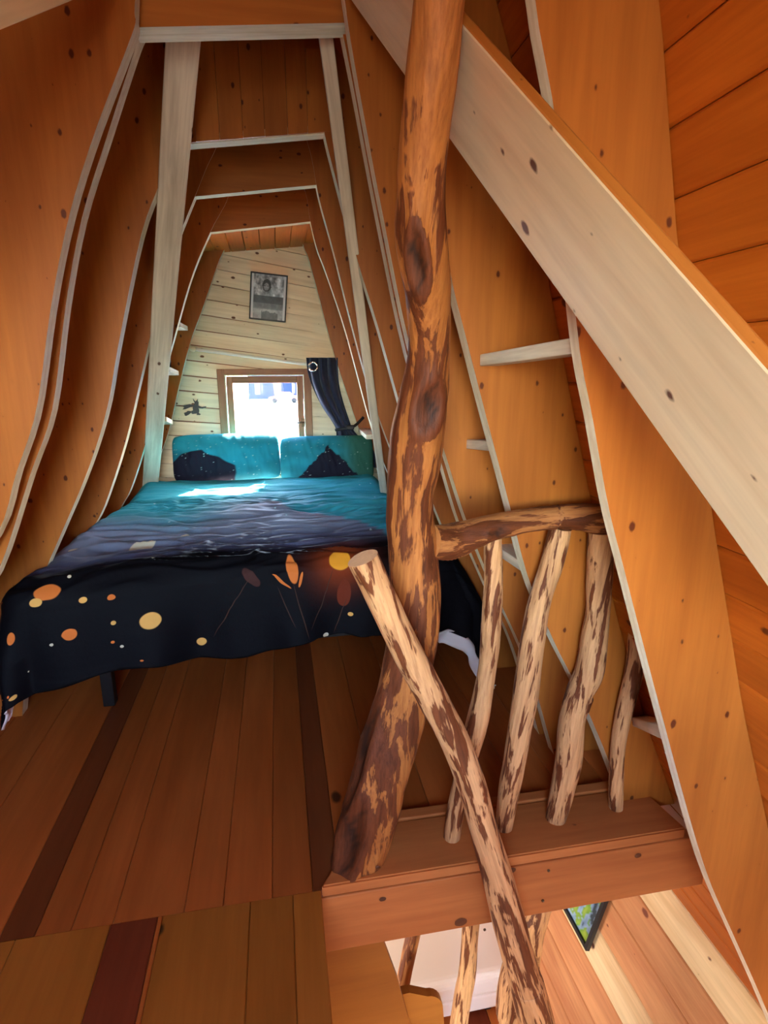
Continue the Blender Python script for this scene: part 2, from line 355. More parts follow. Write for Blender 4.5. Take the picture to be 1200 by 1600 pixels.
# ------------------------------------------------------------------ back wall, clipped boards around the window hole
def clip(poly, a, b, c):  # keep a*x+b*z<=c
    out=[]
    for i in range(len(poly)):
        p,q=poly[i],poly[(i+1)%len(poly)]; dp=a*p[0]+b*p[1]-c; dq=a*q[0]+b*q[1]-c
        if dp<=0: out.append(p)
        if (dp<0<dq) or (dq<0<dp):
            t=dp/(dp-dq); out.append((p[0]+(q[0]-p[0])*t,p[1]+(q[1]-p[1])*t))
    return out
WX0,WX1,WZ0,WZ1 = -.40,.245,.72,1.455
bw = thing('wall_back',None,None,(0,Y1,0),kind='structure'); bw['label']='pale spruce board wall around the small window'
shp = [(skin(z,1)+.035,z) for z in (0,.32,.70,1.14,1.66,2.03,2.40)]+[(-.06,2.985),(-.10,2.985)]+[(skin(z,-1)-.035,z) for z in (2.40,2.03,1.66,1.14,.70,.32,0)]
def wall_pieces(poly, name, y0, y1, mat, parent, mw=True):
    parts=[]
    for reg in (((1,0,WX0),),((-1,0,-WX1),),((0,1,WZ0),(-1,0,-WX0),(1,0,WX1)),((0,-1,-WZ1),(-1,0,-WX0),(1,0,WX1))):
        q=poly
        for r in reg: q=clip(q,*r) if q else q
        if len(q)>=3: parts.append(q)
    v=[];f=[]
    for q in parts:
        n=len(q); o=len(v); v+=[(x,y0,z) for x,z in q]+[(x,y1,z) for x,z in q]
        f+=[[o+i for i in range(n)],[o+2*n-1-i for i in range(n)]]+[[o+i,o+i+n,o+(i+1)%n+n,o+(i+1)%n] for i in range(n)]
    if not v: return
    me=fixn(mesh(name,v,f)); return me
def tilt_board(z, h, ang):
    ca,sa=math.cos(ang),math.sin(ang); L=1.8
    return [(-.08+u*ca-w*sa, z+u*sa+w*ca) for u,w in ((-L,0),(L,0),(L,h),(-L,h))]
def clip_convexish(poly):
    q=poly
    # wall outline is convex: clip by each of its edges
    n=len(shp); cx=sum(p[0] for p in shp)/n; cz=sum(p[1] for p in shp)/n
    for i in range(n):
        p,r=shp[i],shp[(i+1)%n]; a,b=(r[1]-p[1]),-(r[0]-p[0]); c=a*p[0]+b*p[1]
        if a*cx+b*cz>c: a,b,c=-a,-b,-c
        q=clip(q,a,b,c)
        if not q: return q
    return q
me = wall_pieces(shp,'sheathing',Y1+.01,Y1+.05,M['dark'],bw)
link('sheathing', me, M['win'], bw)
z=-.30; k=0
while z<3.0:
    h=.104; ang=math.radians(-4.5-5.0*min(1,max(0,(z-.9)/1.1)))
    q=clip_convexish(tilt_board(z,h-.005,ang))
    if q:
        me=wall_pieces(q,'wall_board',Y1-.014,Y1+.008,M['wallb'],bw)
        if me:
            # local frame along the board so the grain follows it
            Rm=Matrix.Rotation(-ang,4,'Y'); T=Matrix.Translation((-.08,Y1,z)) @ Rm
            me.transform(T.inverted())
            link('wall_board', me, M['wallb'], bw, T)
    z+=h; k+=1
# ------------------------------------------------------------------ window
w1 = thing('window_1',None,None,(-.08,Y1-.02,.72),kind='structure'); w1['label']='small square timber casement window above the pillows'
def bar(name,x0,x1,y0,y1,z0,z1,mat,parent,bev=.004):
    L=max(x1-x0,z1-z0); horiz=(x1-x0)>=(z1-z0)
    cx,cy,cz=(x0+x1)/2,(y0+y1)/2,(z0+z1)/2
    if horiz: mw=frame_mw((x0,cy,cz),(1,0,0),(0,0,1)); w=z1-z0
    else: mw=frame_mw((cx,cy,z0),(0,0,1),(1,0,0)); w=x1-x0
    return link(name, box_mesh(0,L,-w/2,w/2,-(y1-y0)/2,(y1-y0)/2,bev,name), mat, parent, mw)
for a in ((WX0-.012,WX0+.04,WZ0,WZ1+.012),(WX1-.04,WX1+.012,WZ0,WZ1+.012)): bar('casing',a[0],a[1],Y1-.045,Y1+.06,a[2],a[3],M['win'],w1)
bar('casing',WX0+.04,WX1-.04,Y1-.045,Y1+.06,WZ1-.03,WZ1+.012,M['win'],w1)
bar('casing',WX0+.04,WX1-.04,Y1-.045,Y1+.06,WZ0,WZ0+.04,M['win'],w1)
bx0,bx1,bz0,bz1=WX0+.04,WX1-.04,WZ0+.04,WZ1-.03
for a in ((bx0,bx0+.007,bz0,bz1),(bx1-.007,bx1,bz0,bz1)): bar('weather_strip',a[0],a[1],Y1-.04,Y1-.01,a[2],a[3],M['edge'],w1,.001)
bar('weather_strip',bx0+.007,bx1-.007,Y1-.04,Y1-.01,bz1-.007,bz1,M['edge'],w1,.001)
sx0,sx1,sz0,sz1=bx0+.008,bx1-.008,bz0+.004,bz1-.009
sash = thing('sash',None,None,(0,0,0)); sash.parent=w1; sash.location=(0,0,0)
for a in ((sx0,sx0+.045,sz0,sz1),(sx1-.045,sx1,sz0,sz1)): bar('stile',a[0],a[1],Y1-.025,Y1+.03,a[2],a[3],M['win'],sash)
for a in ((sx0+.045,sx1-.045,sz0,sz0+.05),(sx0+.045,sx1-.045,sz1-.05,sz1)): bar('sash_rail',a[0],a[1],Y1-.025,Y1+.03,a[2],a[3],M['win'],sash)
link('pane', box_mesh(sx0+.04,sx1-.04,Y1+.0,Y1+.005,sz0+.045,sz1-.045,0,'pane'), M['glass'], sash)
hp=at(474,660,Y1-.05)
link('handle', tube_mesh([hp+Vector((0,.028,0)),hp+Vector((0,0,0)),hp+Vector((-.012,-.004,.0)),hp+Vector((-.05,-.004,-.004))],[.011,.010,.008,.006],8,'handle'), M['bronze'], sash)
link('handle_plate', box_mesh(hp.x-.012,hp.x+.012,hp.y+.022,hp.y+.028,hp.z-.035,hp.z+.03,.002,'handle_plate'), M['bronze'], sash)
# ------------------------------------------------------------------ ceiling at the far end
ce = link('ceiling', prism_mesh([(-.46,2.262),(.44,2.352),(.44,2.372),(-.46,2.282)],3.82,Y1,'ceiling'), M['dark']); tag(ce,'low ceiling of narrow planks above the window end',kind='structure')
nb=9
for i in range(nb):
    u0,u1=i/nb,(i+1)/nb; xa,xb=-.46+.9*u0,-.46+.9*u1; xm=(xa+xb)/2; zm=2.262+.1*(xm+.46)
    link('ceiling_plank', plank_mesh(Y1-3.82,xb-xa-.002,.018,.004), M['clad'], ce, frame_mw((xm,3.82,zm-.019),(0,1,-.02),(1,0,.1)))
# ------------------------------------------------------------------ rib frames
def leg_mesh(inner, s, t, name='leg'):
    pts=catmull([(x,z,0) for x,z in inner],48); n=len(pts)
    v=[];f=[];fm=[]
    for p in pts:
        xo=skin(p.y,s)-s*.002
        if (xo-p.x)*s<.03: xo=p.x+s*.03
        v+=[(p.x,-t/2,p.y),(p.x,t/2,p.y),(xo,t/2,p.y),(xo,-t/2,p.y)]
    for i in range(n-1):
        a,b=4*i,4*i+4
        for k in range(4):
            f.append([a+k,a+(k+1)%4,b+(k+1)%4,b+k]); fm.append(1 if k==0 else 0)
    f+=[[0,3,2,1],[4*n-4,4*n-3,4*n-2,4*n-1]]; fm+=[0,0]
    me=mesh(name,v,f,False,fm); return fixn(me)
def to_xz(pts,Y): return [(lambda p:(p.x,p.z))(at(px,py,Y)) for px,py in pts]
PM=[M['ply'],M['edge']]
def leg(parent,inner,s,Y,t,name='leg'):
    b=Vector((skin(inner[0][1],s),Y,inner[0][1]))
    me=leg_mesh(inner,s,t,name); 
    return link(name, me, PM, parent, Matrix.Translation((0,Y,0)))
def collar(parent,pl,pr,Y,t,h,sl=.45,name='collar'):
    """tie board between the legs; its underside is pale"""
    zt=h
    poly=[(pl[0]-.02,pl[1]),(pr[0]+.02,pr[1]),(pr[0]-.02,pr[1]+zt),(pl[0]+zt*sl-.02,pl[1]+zt)]
    n=4; v=[(x,-t/2,z) for x,z in poly]+[(x,t/2,z) for x,z in poly]
    f=[[0,1,2,3],[7,6,5,4]]+[[i,i+4,(i+1)%4+4,(i+1)%4] for i in range(4)]
    me=fixn(mesh(name,v,f,False,[0,0,1,0,0,0]))
    # grain of a tie board runs sideways
    return link(name,me,[M['tie'],M['tie_edge']],parent,Matrix.Translation((0,Y,0)))
M['tie_edge']=wood('pale_tie_edge', lin(240,222,184), lin(214,188,142), 'X', .06, 0, .6, .2, 1, None, 1, .2, 'Y')  # bare underside, its paleness partly painted window light
LB=[(-1.16,-.026),(-1.07,.40),(-.99,.62)]; RB=[(1.0,-.026),(.86,.40),(.76,.66)]
# doubled frame (tie at the top of the picture)
Yd=1.82
fr=thing('rib_frame','doubled curved rib frame with two parallel pale edges','roof rib',(0,Yd,0))
L1=to_xz([(0,835),(30,740),(62,640),(85,480),(112,345),(150,220),(200,88),(215,45),(214,20)],Yd)
R1=to_xz([(725,810),(690,700),(640,550),(595,335),(560,150),(542,45),(538,15)],Yd)
leg(fr,[(-1.36,-.026),(-1.21,.40),(-1.04,.70)]+L1+[(-.27,2.50),(-.16,2.72)],-1,Yd,.05)
leg(fr,RB[:2]+[(.72,.7)]+R1+[(.20,2.55),(.13,2.72)],1,Yd,.05)
def shift(pts,d): return [(x+d,z) for x,z in pts]
Yb=1.95
L1b=to_xz([(0,895),(52,740),(86,640),(107,480),(132,345),(172,215),(213,88),(226,55)],Yb)
R1b=to_xz([(713,810),(680,700),(632,550),(588,340),(552,150),(531,45)],Yb)
leg(fr,[(-1.36,-.026),(-1.20,.40),(-1.04,.66)]+L1b+[(-.27,2.42),(-.16,2.72)],-1,Yb,.05)
leg(fr,RB[:2]+[(.72,.7)]+R1b+[(.20,2.55),(.13,2.72)],1,Yb,.05)
a=at(215,50,Yd+.065); b=at(535,40,Yd+.065)
collar(fr,(a.x,a.z),(b.x,b.z),Yd+.085,.075,.40)
# frame 2 with upright boards over its tie
Y2=2.5
f2=thing('rib_frame','curved rib frame with upright boards above its tie','roof rib',(0,Y2,0))
L2=to_xz([(100,830),(140,735),(170,640),(188,540),(222,375),(250,295),(278,226),(295,165),(325,105),(350,55)],Y2)
R2=to_xz([(628,650),(590,515),(553,395),(520,270),(505,208)],Y2)
leg(f2,LB+L2+[(-.08,2.75)],-1,Y2,.06); leg(f2,RB+to_xz([(655,735)],Y2)+R2+[(.20,2.5),(.12,2.72)],1,Y2,.06)
a=at(278,226,Y2-.03); b=at(505,208,Y2-.03)
link('light_stop_board', prism_mesh([(a.x-.02,a.z+.01),(b.x+.02,b.z+.01),(.18,2.62),(-.12,2.70)],Y2-.008,Y2+.004,'light_stop_board'), M['dark'], f2)  # added hidden sheet, keeps light from showing through the upright seams
bar('collar',a.x-.01,b.x+.01,Y2-.028,Y2+.03,0,.030,M['tie_edge'],f2,.002).matrix_local=Matrix.Translation((0,-Y2,0)) @ frame_mw((a.x-.01,Y2+.006,a.z+.015),(b.x-a.x,0,b.z-a.z),(0,0,1))
xs=[-.335,-.245,-.16,-.075,.005,.09,.165,.25]
for i in range(len(xs)-1):
    zf=lambda x: a.z+(b.z-a.z)*(x-a.x)/(b.x-a.x)+.004
    xm=(xs[i]+xs[i+1])/2; x0,x1=xs[i]+.0006-xm,xs[i+1]-.0006-xm; zt=2.78 if abs(xm)<.2 else 2.6
    zm=zf(xm)
    # grain runs up the board: local z
    link('upright_board', prism_mesh([(x0,zf(xs[i])-zm),(x1,zf(xs[i+1])-zm),(x1,zt-zm),(x0,zt-zm)],-.009,.009,'upright_board'), M['ply'], f2, Matrix.Translation((xm,Y2-.022-.003*(i%2),zm)))
# frame 3, frame 4
Y3=3.1
f3=thing('rib_frame','curved rib frame whose plain tie board is second nearest the window','roof rib',(0,Y3,0))
L3=to_xz([(165,790),(198,690),(222,590),(238,520),(253,461),(278,380),(308,304),(325,262),(340,230)],Y3)
R3=to_xz([(617,720),(580,620),(548,505),(522,400),(500,320),(493,287),(484,240)],Y3)
leg(f3,LB+L3+[(-.10,2.72)],-1,Y3,.055); leg(f3,RB+R3+[(.14,2.7)],1,Y3,.055)
a=at(306,307,Y3-.03); b=at(495,287,Y3-.03); collar(f3,(a.x,a.z),(b.x,b.z),Y3+.004,.052,.32,.5)
Y4=3.75
f4=thing('rib_frame','curved rib frame whose tie board is nearest the window','roof rib',(0,Y4,0))
L4=to_xz([(205,765),(225,705),(245,630),(270,540),(300,435),(330,363),(345,335),(357,310)],Y4)
R4=to_xz([(598,720),(575,650),(540,520),(510,430),(495,390),(484,345),(476,300)],Y4)
leg(f4,LB+L4+[(-.10,2.70)],-1,Y4,.055); leg(f4,RB+R4+[(.12,2.65)],1,Y4,.055)
a=at(330,363,Y4-.03); b=at(484,345,Y4-.03); collar(f4,(a.x,a.z),(b.x,b.z),Y4+.004,.052,.30,.5)
# frame against the window wall
Y5=4.35
f5=thing('rib_frame','thin rib frame flat against the pale window wall','roof rib',(0,Y5,0))
leg(f5,LB+to_xz([(245,725),(265,670),(280,605),(298,535),(318,480),(335,430),(345,403)],Y5)+[(-.2,2.42)],-1,Y5,.05)
leg(f5,RB+to_xz([(568,690),(545,625),(518,540),(497,460),(482,405),(475,388)],Y5)+[(.2,2.42)],1,Y5,.05)
# ribs of the stair side (right wall only)
Ya=1.53
ra=thing('half_rib','varnished rib on the right wall standing behind the log balusters','roof rib',(.7,Ya,0))
RA=to_xz([(900,1070),(865,1000),(825,900),(793,775),(760,650),(728,525),(705,430),(697,350),(690,250)],Ya-.03)
leg(ra,[(1.12,-.026),(1.0,.25)]+RA+[(.37,2.2),(.25,2.45),(.12,2.68)],1,Ya,.055)
Yn=1.015
rn=thing('half_rib','broad bright orange rib in the right foreground crossing the stairwell','roof rib',(.9,Yn,-.7))
RN=to_xz([(1192,1565),(1150,1470),(1108,1375),(1075,1270),(1040,1140),(1012,1035),(975,890),(950,790),(925,650),(905,545),(885,350),(865,170),(835,0)],Yn-.015)
leg(rn,[(1.40,-.68),(1.33,-.45)]+RN+[(.36,2.3),(.2,2.55),(.08,2.74)],1,Yn,.032)
# ------------------------------------------------------------------ braces
def brace_surface(name,label,pts_low,pts_up,t,mat,ext=(0,0),s=1):
    A,B=Vector(pts_low[0]),Vector(pts_low[1]); U=Vector(pts_up)
    d=(B-A).normalized(); w=(U-A); w=w-w.dot(d)*d; wl=w.length; w.normalize()
    A2=A-d*ext[0]; B2=B+d*ext[1]
    n=d.cross(w); n=n if n.x*s>0 else -n
    c0=A2+w*wl/2+n*t/2; c1=B2+w*wl/2+n*t/2
    o=beam_obj(name,c0,c1,w,wl,t,mat,None,.004)
    o.data.materials.append(M['tie'])       # its narrow edges are varnished
    for p in o.data.polygons:
        if abs(p.normal.y)>.9: p.material_index=1
    return o
bA=at(552,6,1.72); bd=-(RW @ Vector(((-32-600)/FPX,(800+818)/FPX,-1))).normalized()
def on_plane(px,py,A,n):
    d=RW @ Vector(((px-600)/FPX,(800-py)/FPX,-1)); return CAM+d*((A-CAM).dot(n)/d.dot(n))
bU=on_plane(1000,352,bA,Vector((1,0,.26)))
o=brace_surface('wind_brace','',(bA,bA+bd*1.7),bU,.02,M['spruce'],(.06,.25))
tag(o,'wide pale spruce board crossing diagonally in front of the orange right wall','brace')
o=brace_surface('wind_brace','',(at(118,0,1.55),at(-8,52,1.33)),at(-8,-120,1.30),.03,M['spruce'],(.12,1.9),-1)
tag(o,'pale spruce board just showing in the top left corner','brace')
p0=at(288,40,2.10); p1=at(234,770,4.22); 
o=beam_obj('wall_brace',p0,p1+(p1-p0).normalized()*.12,(1,0,0),.100,.045,M['post'],None,.005)
tag(o,'long whitish brace running down the left ribs to the bed head','brace')
p0=at(506,35,2.02); p1=at(599,765,3.55)
o=beam_obj('wall_brace',p0,p1+(p1-p0).normalized()*.12,(1,0,0),.043,.06,M['post'],None,.005)
tag(o,'long thin whitish brace running down the right ribs to the bed head','brace')
# ------------------------------------------------------------------ blocking pieces between ribs
def block(p,q,label,h=.03,d=.05):
    p,q=Vector(p),Vector(q)
    o=beam_obj('blocking_strip',p,q,(1,0,0),d,h,M['post'],None,.003); tag(o,label,'batten')
block(at(752,563,1.50)+Vector((.02,0,0)),at(904,539,1.03)+Vector((.02,0,0)),'pale strip bridging the two right ribs above the log rail',.03,.05)
block(at(707,692,1.975)+Vector((.03,0,0)),at(771,697,1.558)+Vector((.03,0,0)),'short pale strip to the right of the trunk, above the log rail',.03,.07)
block(at(744,838,1.975)+Vector((.03,0,0)),at(822,889,1.558)+Vector((.03,0,0)),'short pale strip just below the log rail behind the first baluster',.03,.07)
block(at(1000,1126,1.50),at(1032,1146,1.032)+Vector((.03,0,0)),'low pale strip half hidden behind the foreground rib',.03,.05)
for (px,py,qx,qy,lab) in ((279,507,291,513,'small pale block between the ribs left of the framed picture'),(263,577,277,583,'small pale block between the left ribs holding a black hair tie'),(258,655,268,660,'small reddish block between the left ribs beside the pillow')):
    block(at(px,py,3.79)+Vector((-.03,0,0)),at(qx,qy,4.32)+Vector((-.03,0,0)),lab,.03,.08)
block(at(572,683,3.79)+Vector((.04,0,0)),at(560,672,4.32)+Vector((.04,0,0)),'small pale block between the right ribs by the curtain tie',.03,.08)
c=at(264,566,3.95)
pth=[c+Vector((0,.04*math.cos(t),.04*math.sin(t))) for t in [i*2*math.pi/20 for i in range(21)]]
o=link('hair_tie',tube_mesh(pth,.006,8,'hair_tie'),M['black']); tag(o,'black elastic hair tie hung on a small wall block','hair tie')
# ------------------------------------------------------------------ logs
def smooth01(x): x=max(0,min(1,x)); return x*x*(3-2*x)
def log(name, pts, mat, label, cat='log', knots=(), seed=0, seg=28, rings=70, bias=0.0, wob=.10, topcut=None, group=None, biasf=None):
    P=[Vector(p[:3]) for p in pts]; R=[p[3] for p in pts]
    path=catmull(P,rings); rad=[v.x for v in catmull([(r,0,0) for r in R],rings)]
    ax=(P[-1]-P[0]).normalized(); x=ax.orthogonal().normalized(); x=Vector((1,0,0)); x=(x-x.dot(ax)*ax).normalized(); y=ax.cross(x)
    mw=Matrix((x,y,ax)).transposed().to_4x4(); mw.translation=P[0]
    v=[];f=[];cols=[]
    inv=mw.inverted()
    for i,p in enumerate(path):
        t=(path[min(i+1,rings)]-path[max(i-1,0)]).normalized()
        a=(Vector((1,0,0))-t.x*t).normalized(); b=t.cross(a)
        if topcut is not None and i in (0,rings): pass
        for k in range(seg):
            th=2*math.pi*k/seg; dirv=a*math.cos(th)+b*math.sin(th)
            q=p+dirv*rad[i]
            nz=noise.noise(Vector((q.x*9+seed,q.y*9,q.z*4.5)))*wob*1.3+noise.noise(Vector((q.x*34,q.y*34+seed,q.z*11)))*wob*.55
            r=rad[i]*(1+nz); km=0; kb=0
            for (kt,kth,kw,kh) in knots:
                dth=(th-kth+math.pi)%(2*math.pi)-math.pi; d=math.hypot((i/rings-kt)/kh,dth/kw)
                if d<1.6:
                    r+=rad[i]*.16*math.exp(-((d-1)/.35)**2)-rad[i]*.10*math.exp(-(d/.5)**2)
                    crack=max(0,1-abs(dth+.18*math.sin((i/rings-kt)/kh*5))/.10)*(abs((i/rings-kt)/kh)<.9)+max(0,1-abs((i/rings-kt)/kh-.2+dth*.9)/.12)*(abs(dth)<.32); km=max(km,min(1,crack*.9+.55*smooth01(1.05-d)*(d<1.05))); kb=max(kb,smooth01((1.25-d)*3)*.5)
            v.append(inv@(p+dirv*r)); cols.append((km,kb+bias+(biasf(i/rings) if biasf else 0),0,1))
    for i in range(rings):
        for k in range(seg): f.append([i*seg+k,i*seg+(k+1)%seg,(i+1)*seg+(k+1)%seg,(i+1)*seg+k])
    n0=len(v); 
    for k in range(2):
        i=0 if k==0 else rings; o=len(v)
        for j in range(seg): v.append(v[i*seg+j].copy()); cols.append((0,-1,.6,1))
        v.append(inv@path[i]); cols.append((0,-1,1,1))
        for j in range(seg):
            tri=[o+seg,o+(j+1)%seg,o+j]; f.append(tri if k==0 else tri[::-1])
    me=mesh(name,v,f,True); at_=me.color_attributes.new('shade','FLOAT_COLOR','POINT')
    at_.data.foreach_set('color',[c for q in cols for c in q])
    bm=bmesh.new(); bm.from_mesh(me); bmesh.ops.recalc_face_normals(bm,faces=bm.faces); bm.to_mesh(me); bm.free()
    o=link(name,me,mat,None,mw); tag(o,label,cat,group); return o
def pathpx(rows):
    """rows of (px, py, depth, half width in px)"""
    out=[]
    for px,py,Y,hw in rows:
        p=at(px,py,Y); dist=(RW.transposed()@(p-CAM)).z
        out.append((p.x,p.y,p.z,hw*abs(dist)/FPX))
    return out
trunk=pathpx([(557,1352,1.445,40),(578,1275,1.44,42),(600,1195,1.43,44),(622,1110,1.42,42),(640,1030,1.40,38),(648,950,1.39,38),(645,860,1.375,39),(642,780,1.35,37),(653,700,1.32,41),(664,620,1.29,38),(672,540,1.25,33),(668,450,1.20,37),(658,370,1.16,39),(657,290,1.13,38),(665,200,1.10,38),(676,110,1.07,39),(684,20,1.04,39),(690,-70,1.02,39)])
t_=Vector(trunk[-1][:3]); trunk+=[(t_.x+.0,t_.y-.01,t_.z*.4+2.47*.6,trunk[-1][3]*.98),(t_.x-.01,t_.y-.02,2.47,trunk[-1][3]*.95)]
log('tree_trunk_post',trunk,M['log'],'gnarled peeled tree trunk rising from the edge beam to the roof','tree trunk',knots=((.527*17/19,-1.62,.62,.029),(.687*17/19,-2.0,.42,.036),(.04,-2.3,.5,.045),(.11,-2.75,.30,.07)),seed=3,seg=48,rings=190,wob=.10,biasf=lambda t:.025-.17*max(0,min(1,(t-.45)/.36)))  # last entry: bark crack with the trunk's side shading painted into it
hr=pathpx([(567,872,1.18,25),(596,935,1.185,24),(632,1010,1.19,24),(672,1085,1.20,24),(712,1160,1.205,23),(740,1235,1.21,23),(760,1310,1.21,23),(782,1390,1.21,25),(800,1460,1.20,26),(822,1535,1.19,27),(845,1620,1.18,27)])
hr=hr+[tuple(Vector(hr[-1][:3])+ (Vector(hr[-1][:3])-Vector(hr[-2][:3]))*9.0)+(hr[-1][3],)]
log('stair_handrail_log',hr,M['stick'],'slanting peeled log with sawn top crossing in front of the trunk','log',seed=11,bias=.03,wob=.06,rings=110)
rl=pathpx([(672,846,1.375,27),(705,846,1.40,30),(735,836,1.405,25),(770,825,1.41,22),(815,815,1.415,20),(860,809,1.42,20),(905,808,1.42,22),(945,812,1.42,23),(975,815,1.42,21),(1010,818,1.42,20)])
log('rail_log',rl,M['rail'],'crooked horizontal log rail between the trunk and the right rib','log',seed=5,bias=.04,wob=.10,knots=((.33,-1.2,.5,.05),(.78,-2.3,.6,.05)))
st=pathpx([(705,848,1.385,20),(718,868,1.37,17),(735,868,1.355,13)])
bal=[([(770,838,1.44,14),(771,900,1.44,15),(768,970,1.445,15),(762,1040,1.45,15),(750,1110,1.452,17),(735,1170,1.455,16),(722,1220,1.458,15),(712,1270,1.46,14),(705,1318,1.46,13)],'slender log baluster with straight sawn top nearest the trunk',21),
     ([(876,825,1.43,17),(862,880,1.435,18),(843,940,1.44,18),(832,1000,1.445,19),(824,1060,1.45,20),(815,1120,1.455,19),(805,1180,1.46,18),(794,1240,1.465,17),(785,1308,1.47,12)],'pale leaning log baluster in the middle of the railing',22),
     ([(940,830,1.43,20),(938,890,1.435,20),(935,950,1.44,20),(929,1000,1.445,21),(921,1050,1.45,22),(905,1085,1.455,20),(893,1130,1.46,20),(890,1180,1.465,20),(882,1225,1.47,19),(872,1265,1.47,17),(866,1290,1.47,14)],'thick kinked log baluster with dark bark patches',23),
     ([(1022,850,1.44,13),(1010,920,1.45,13),(996,990,1.455,14),(990,1050,1.46,14),(976,1110,1.465,13),(966,1160,1.47,12),(963,1210,1.475,11),(962,1268,1.48,10)],'thinnest log baluster next to the foreground rib',24)]
for rows,lab,sd in bal:
    pts=pathpx(rows)[::-1]
    log('log_baluster',pts,M['stick'],lab,'baluster',seed=sd,wob=.11,rings=90,seg=24,group='log balusters on the edge beam',bias=.0,knots=((.48,-.6,.5,.02),) if sd==23 else ())
# ------------------------------------------------------------------ bed
bf=thing('bed_frame','black metal bed frame with square legs under the bedding','bed',(-.1,3.3,0))
for x,y in ((-.80,2.50),(.66,2.46),(-.80,4.2),(.66,4.2)):
    link('leg',box_mesh(x-.025,x+.025,y-.025,y+.025,0,.32,.004,'leg'),M['black'],bf)
for x in (-.84,.66): link('side_rail',box_mesh(x-.02,x+.02,2.40,4.30,.28,.36,.004,'side_rail'),M['black'],bf)
for y in (2.42,4.28): link('end_rail',box_mesh(-.82,.64,y-.02,y+.02,.28,.36,.004,'end_rail'),M['black'],bf)
for i in range(9):
    y=2.6+i*.19; link('slat',box_mesh(-.82,.64,y-.035,y+.035,.345,.36,.002,'slat'),M['post'],bf)
ml=link('mattress',box_mesh(-.85,.67,2.40,4.34,.362,.60,.05,'mattress',4),M['white']); tag(ml,'white mattress hidden under the dark duvet','mattress')
# duvet: a flat cloth laid over a rounded slab; corners hang lower, as cloth does
TX0,TX1,TY0=-.86,.62,2.42; TZ=.685; RR=.10
def smooth(a,b,x):
    t=max(0,min(1,(x-a)/(b-a))); return t*t*(3-2*t)
def duvet_pos(a,b):
    sk=smooth(-.25,-1.0,a)*smooth(3.6,2.4,b)
    a_=a; b_=b; qx=max(TX0,min(TX1,a)); qy=max(TY0,b); dx,dy=a-qx,b-qy; d=math.hypot(dx,dy)
    if d<1e-9: n=(0,0)
    else: n=(dx/d,dy/d)
    arc=RR*math.pi/2
    if d<arc: h=RR*math.sin(d/RR); dr=RR*(1-math.cos(d/RR))
    else: h=RR+(d-arc)*.16; dr=RR+(d-arc)*.98
    # hanging folds
    hang=smooth(.10,.45,d)
    s=a*1.0 if abs(n[1])>.7 else b
    fold=hang*(.022*math.sin(s*11+1.3)+.016*math.sin(s*23+.4))
    h+=fold
    # top: puffy, with ridges running across the bed
    top=1-smooth(0,RR,d)
    p=Vector((a,b,0))
    w=noise.noise(Vector((a*1.6,b*2.0,1.7)))*.022
    rid=noise.noise(Vector((a*2.6+.9*noise.noise(p*2.2),b*15+2.6*noise.noise(Vector((a*2,b*2,5))),3.1)))
    rid2=noise.noise(Vector((a*5+1.2*b,b*34+4*noise.noise(Vector((a*3,b*3,9))),7.7)))
    amp=.35+.65*smooth(4.1,3.1,b)
    z=TZ-dr+top*w+(.35+.65*top)*(.026*amp*(1-abs(rid)*2.2)+.013*amp*rid2)
    # thin towards the pillows
    z+=.025*smooth(3.7,4.05,b)
    if z<.02: h+=(.02-z)*.9; z=.02+.01*rid2
    # the cloth is pulled towards the near left corner
    sr=smooth(.55,.95,a)*smooth(3.0,2.3,b)
    return Vector((qx+n[0]*h-.09*sk+.13*sr, qy+n[1]*h-.17*sk*smooth(3.3,2.4,b), z))
TEAL=lin(70,182,198); TEALD=lin(38,138,160); LAV=lin(128,138,160); VIO=lin(70,70,92); NIGHT=lin(5,5,10)
def mixc(a,b,t): return tuple(a[i]+(b[i]-a[i])*t for i in range(4))
# flat cloth coordinates of the printed motifs: (a,b,rx,rz,colour)
FH=TY0-RR*math.pi/2
def on_foot(x,z): return (x, FH-((TZ-RR)-z)/.98)
def on_top(x,y): return (x,y)
OR=lin(214,116,50); YE=lin(226,150,40); PAL=lin(225,170,90); CRM=lin(210,200,170)
dots=[((-.80,2.335),.038,.032,OR),(on_foot(-.965,.53),.025,.025,OR),(on_foot(-.745,.485),.022,.022,OR),(on_foot(-.508,.486),.034,.034,PAL),(on_foot(-.35,.36),.018,.018,PAL),
      (on_foot(.234,.66),.046,.046,YE),(on_foot(-.83,.62),.018,.018,PAL),(on_foot(-.70,.61),.012,.012,PAL),(on_foot(-.62,.60),.012,.014,OR),(on_foot(-.62,.50),.008,.01,PAL),(on_top(-.60,2.72),.05,.022,CRM),
      (on_top(-.86,2.75),.02,.012,CRM),(on_top(-.45,2.78),.02,.012,CRM),(on_foot(.27,.40),.012,.01,PAL),(on_foot(.16,.30),.012,.01,CRM),(on_foot(-1.0,.33),.022,.008,PAL)]
rnd=random.Random(4)
for i in range(14): dots.append(((rnd.uniform(-1.2,-.45),rnd.uniform(1.95,2.6)),.006,.005,CRM if i%2 else OR))
for i in range(12): dots.append(((rnd.uniform(-.8,.7),rnd.uniform(2.6,4.0)),.006,.005,lin(170,210,220)))
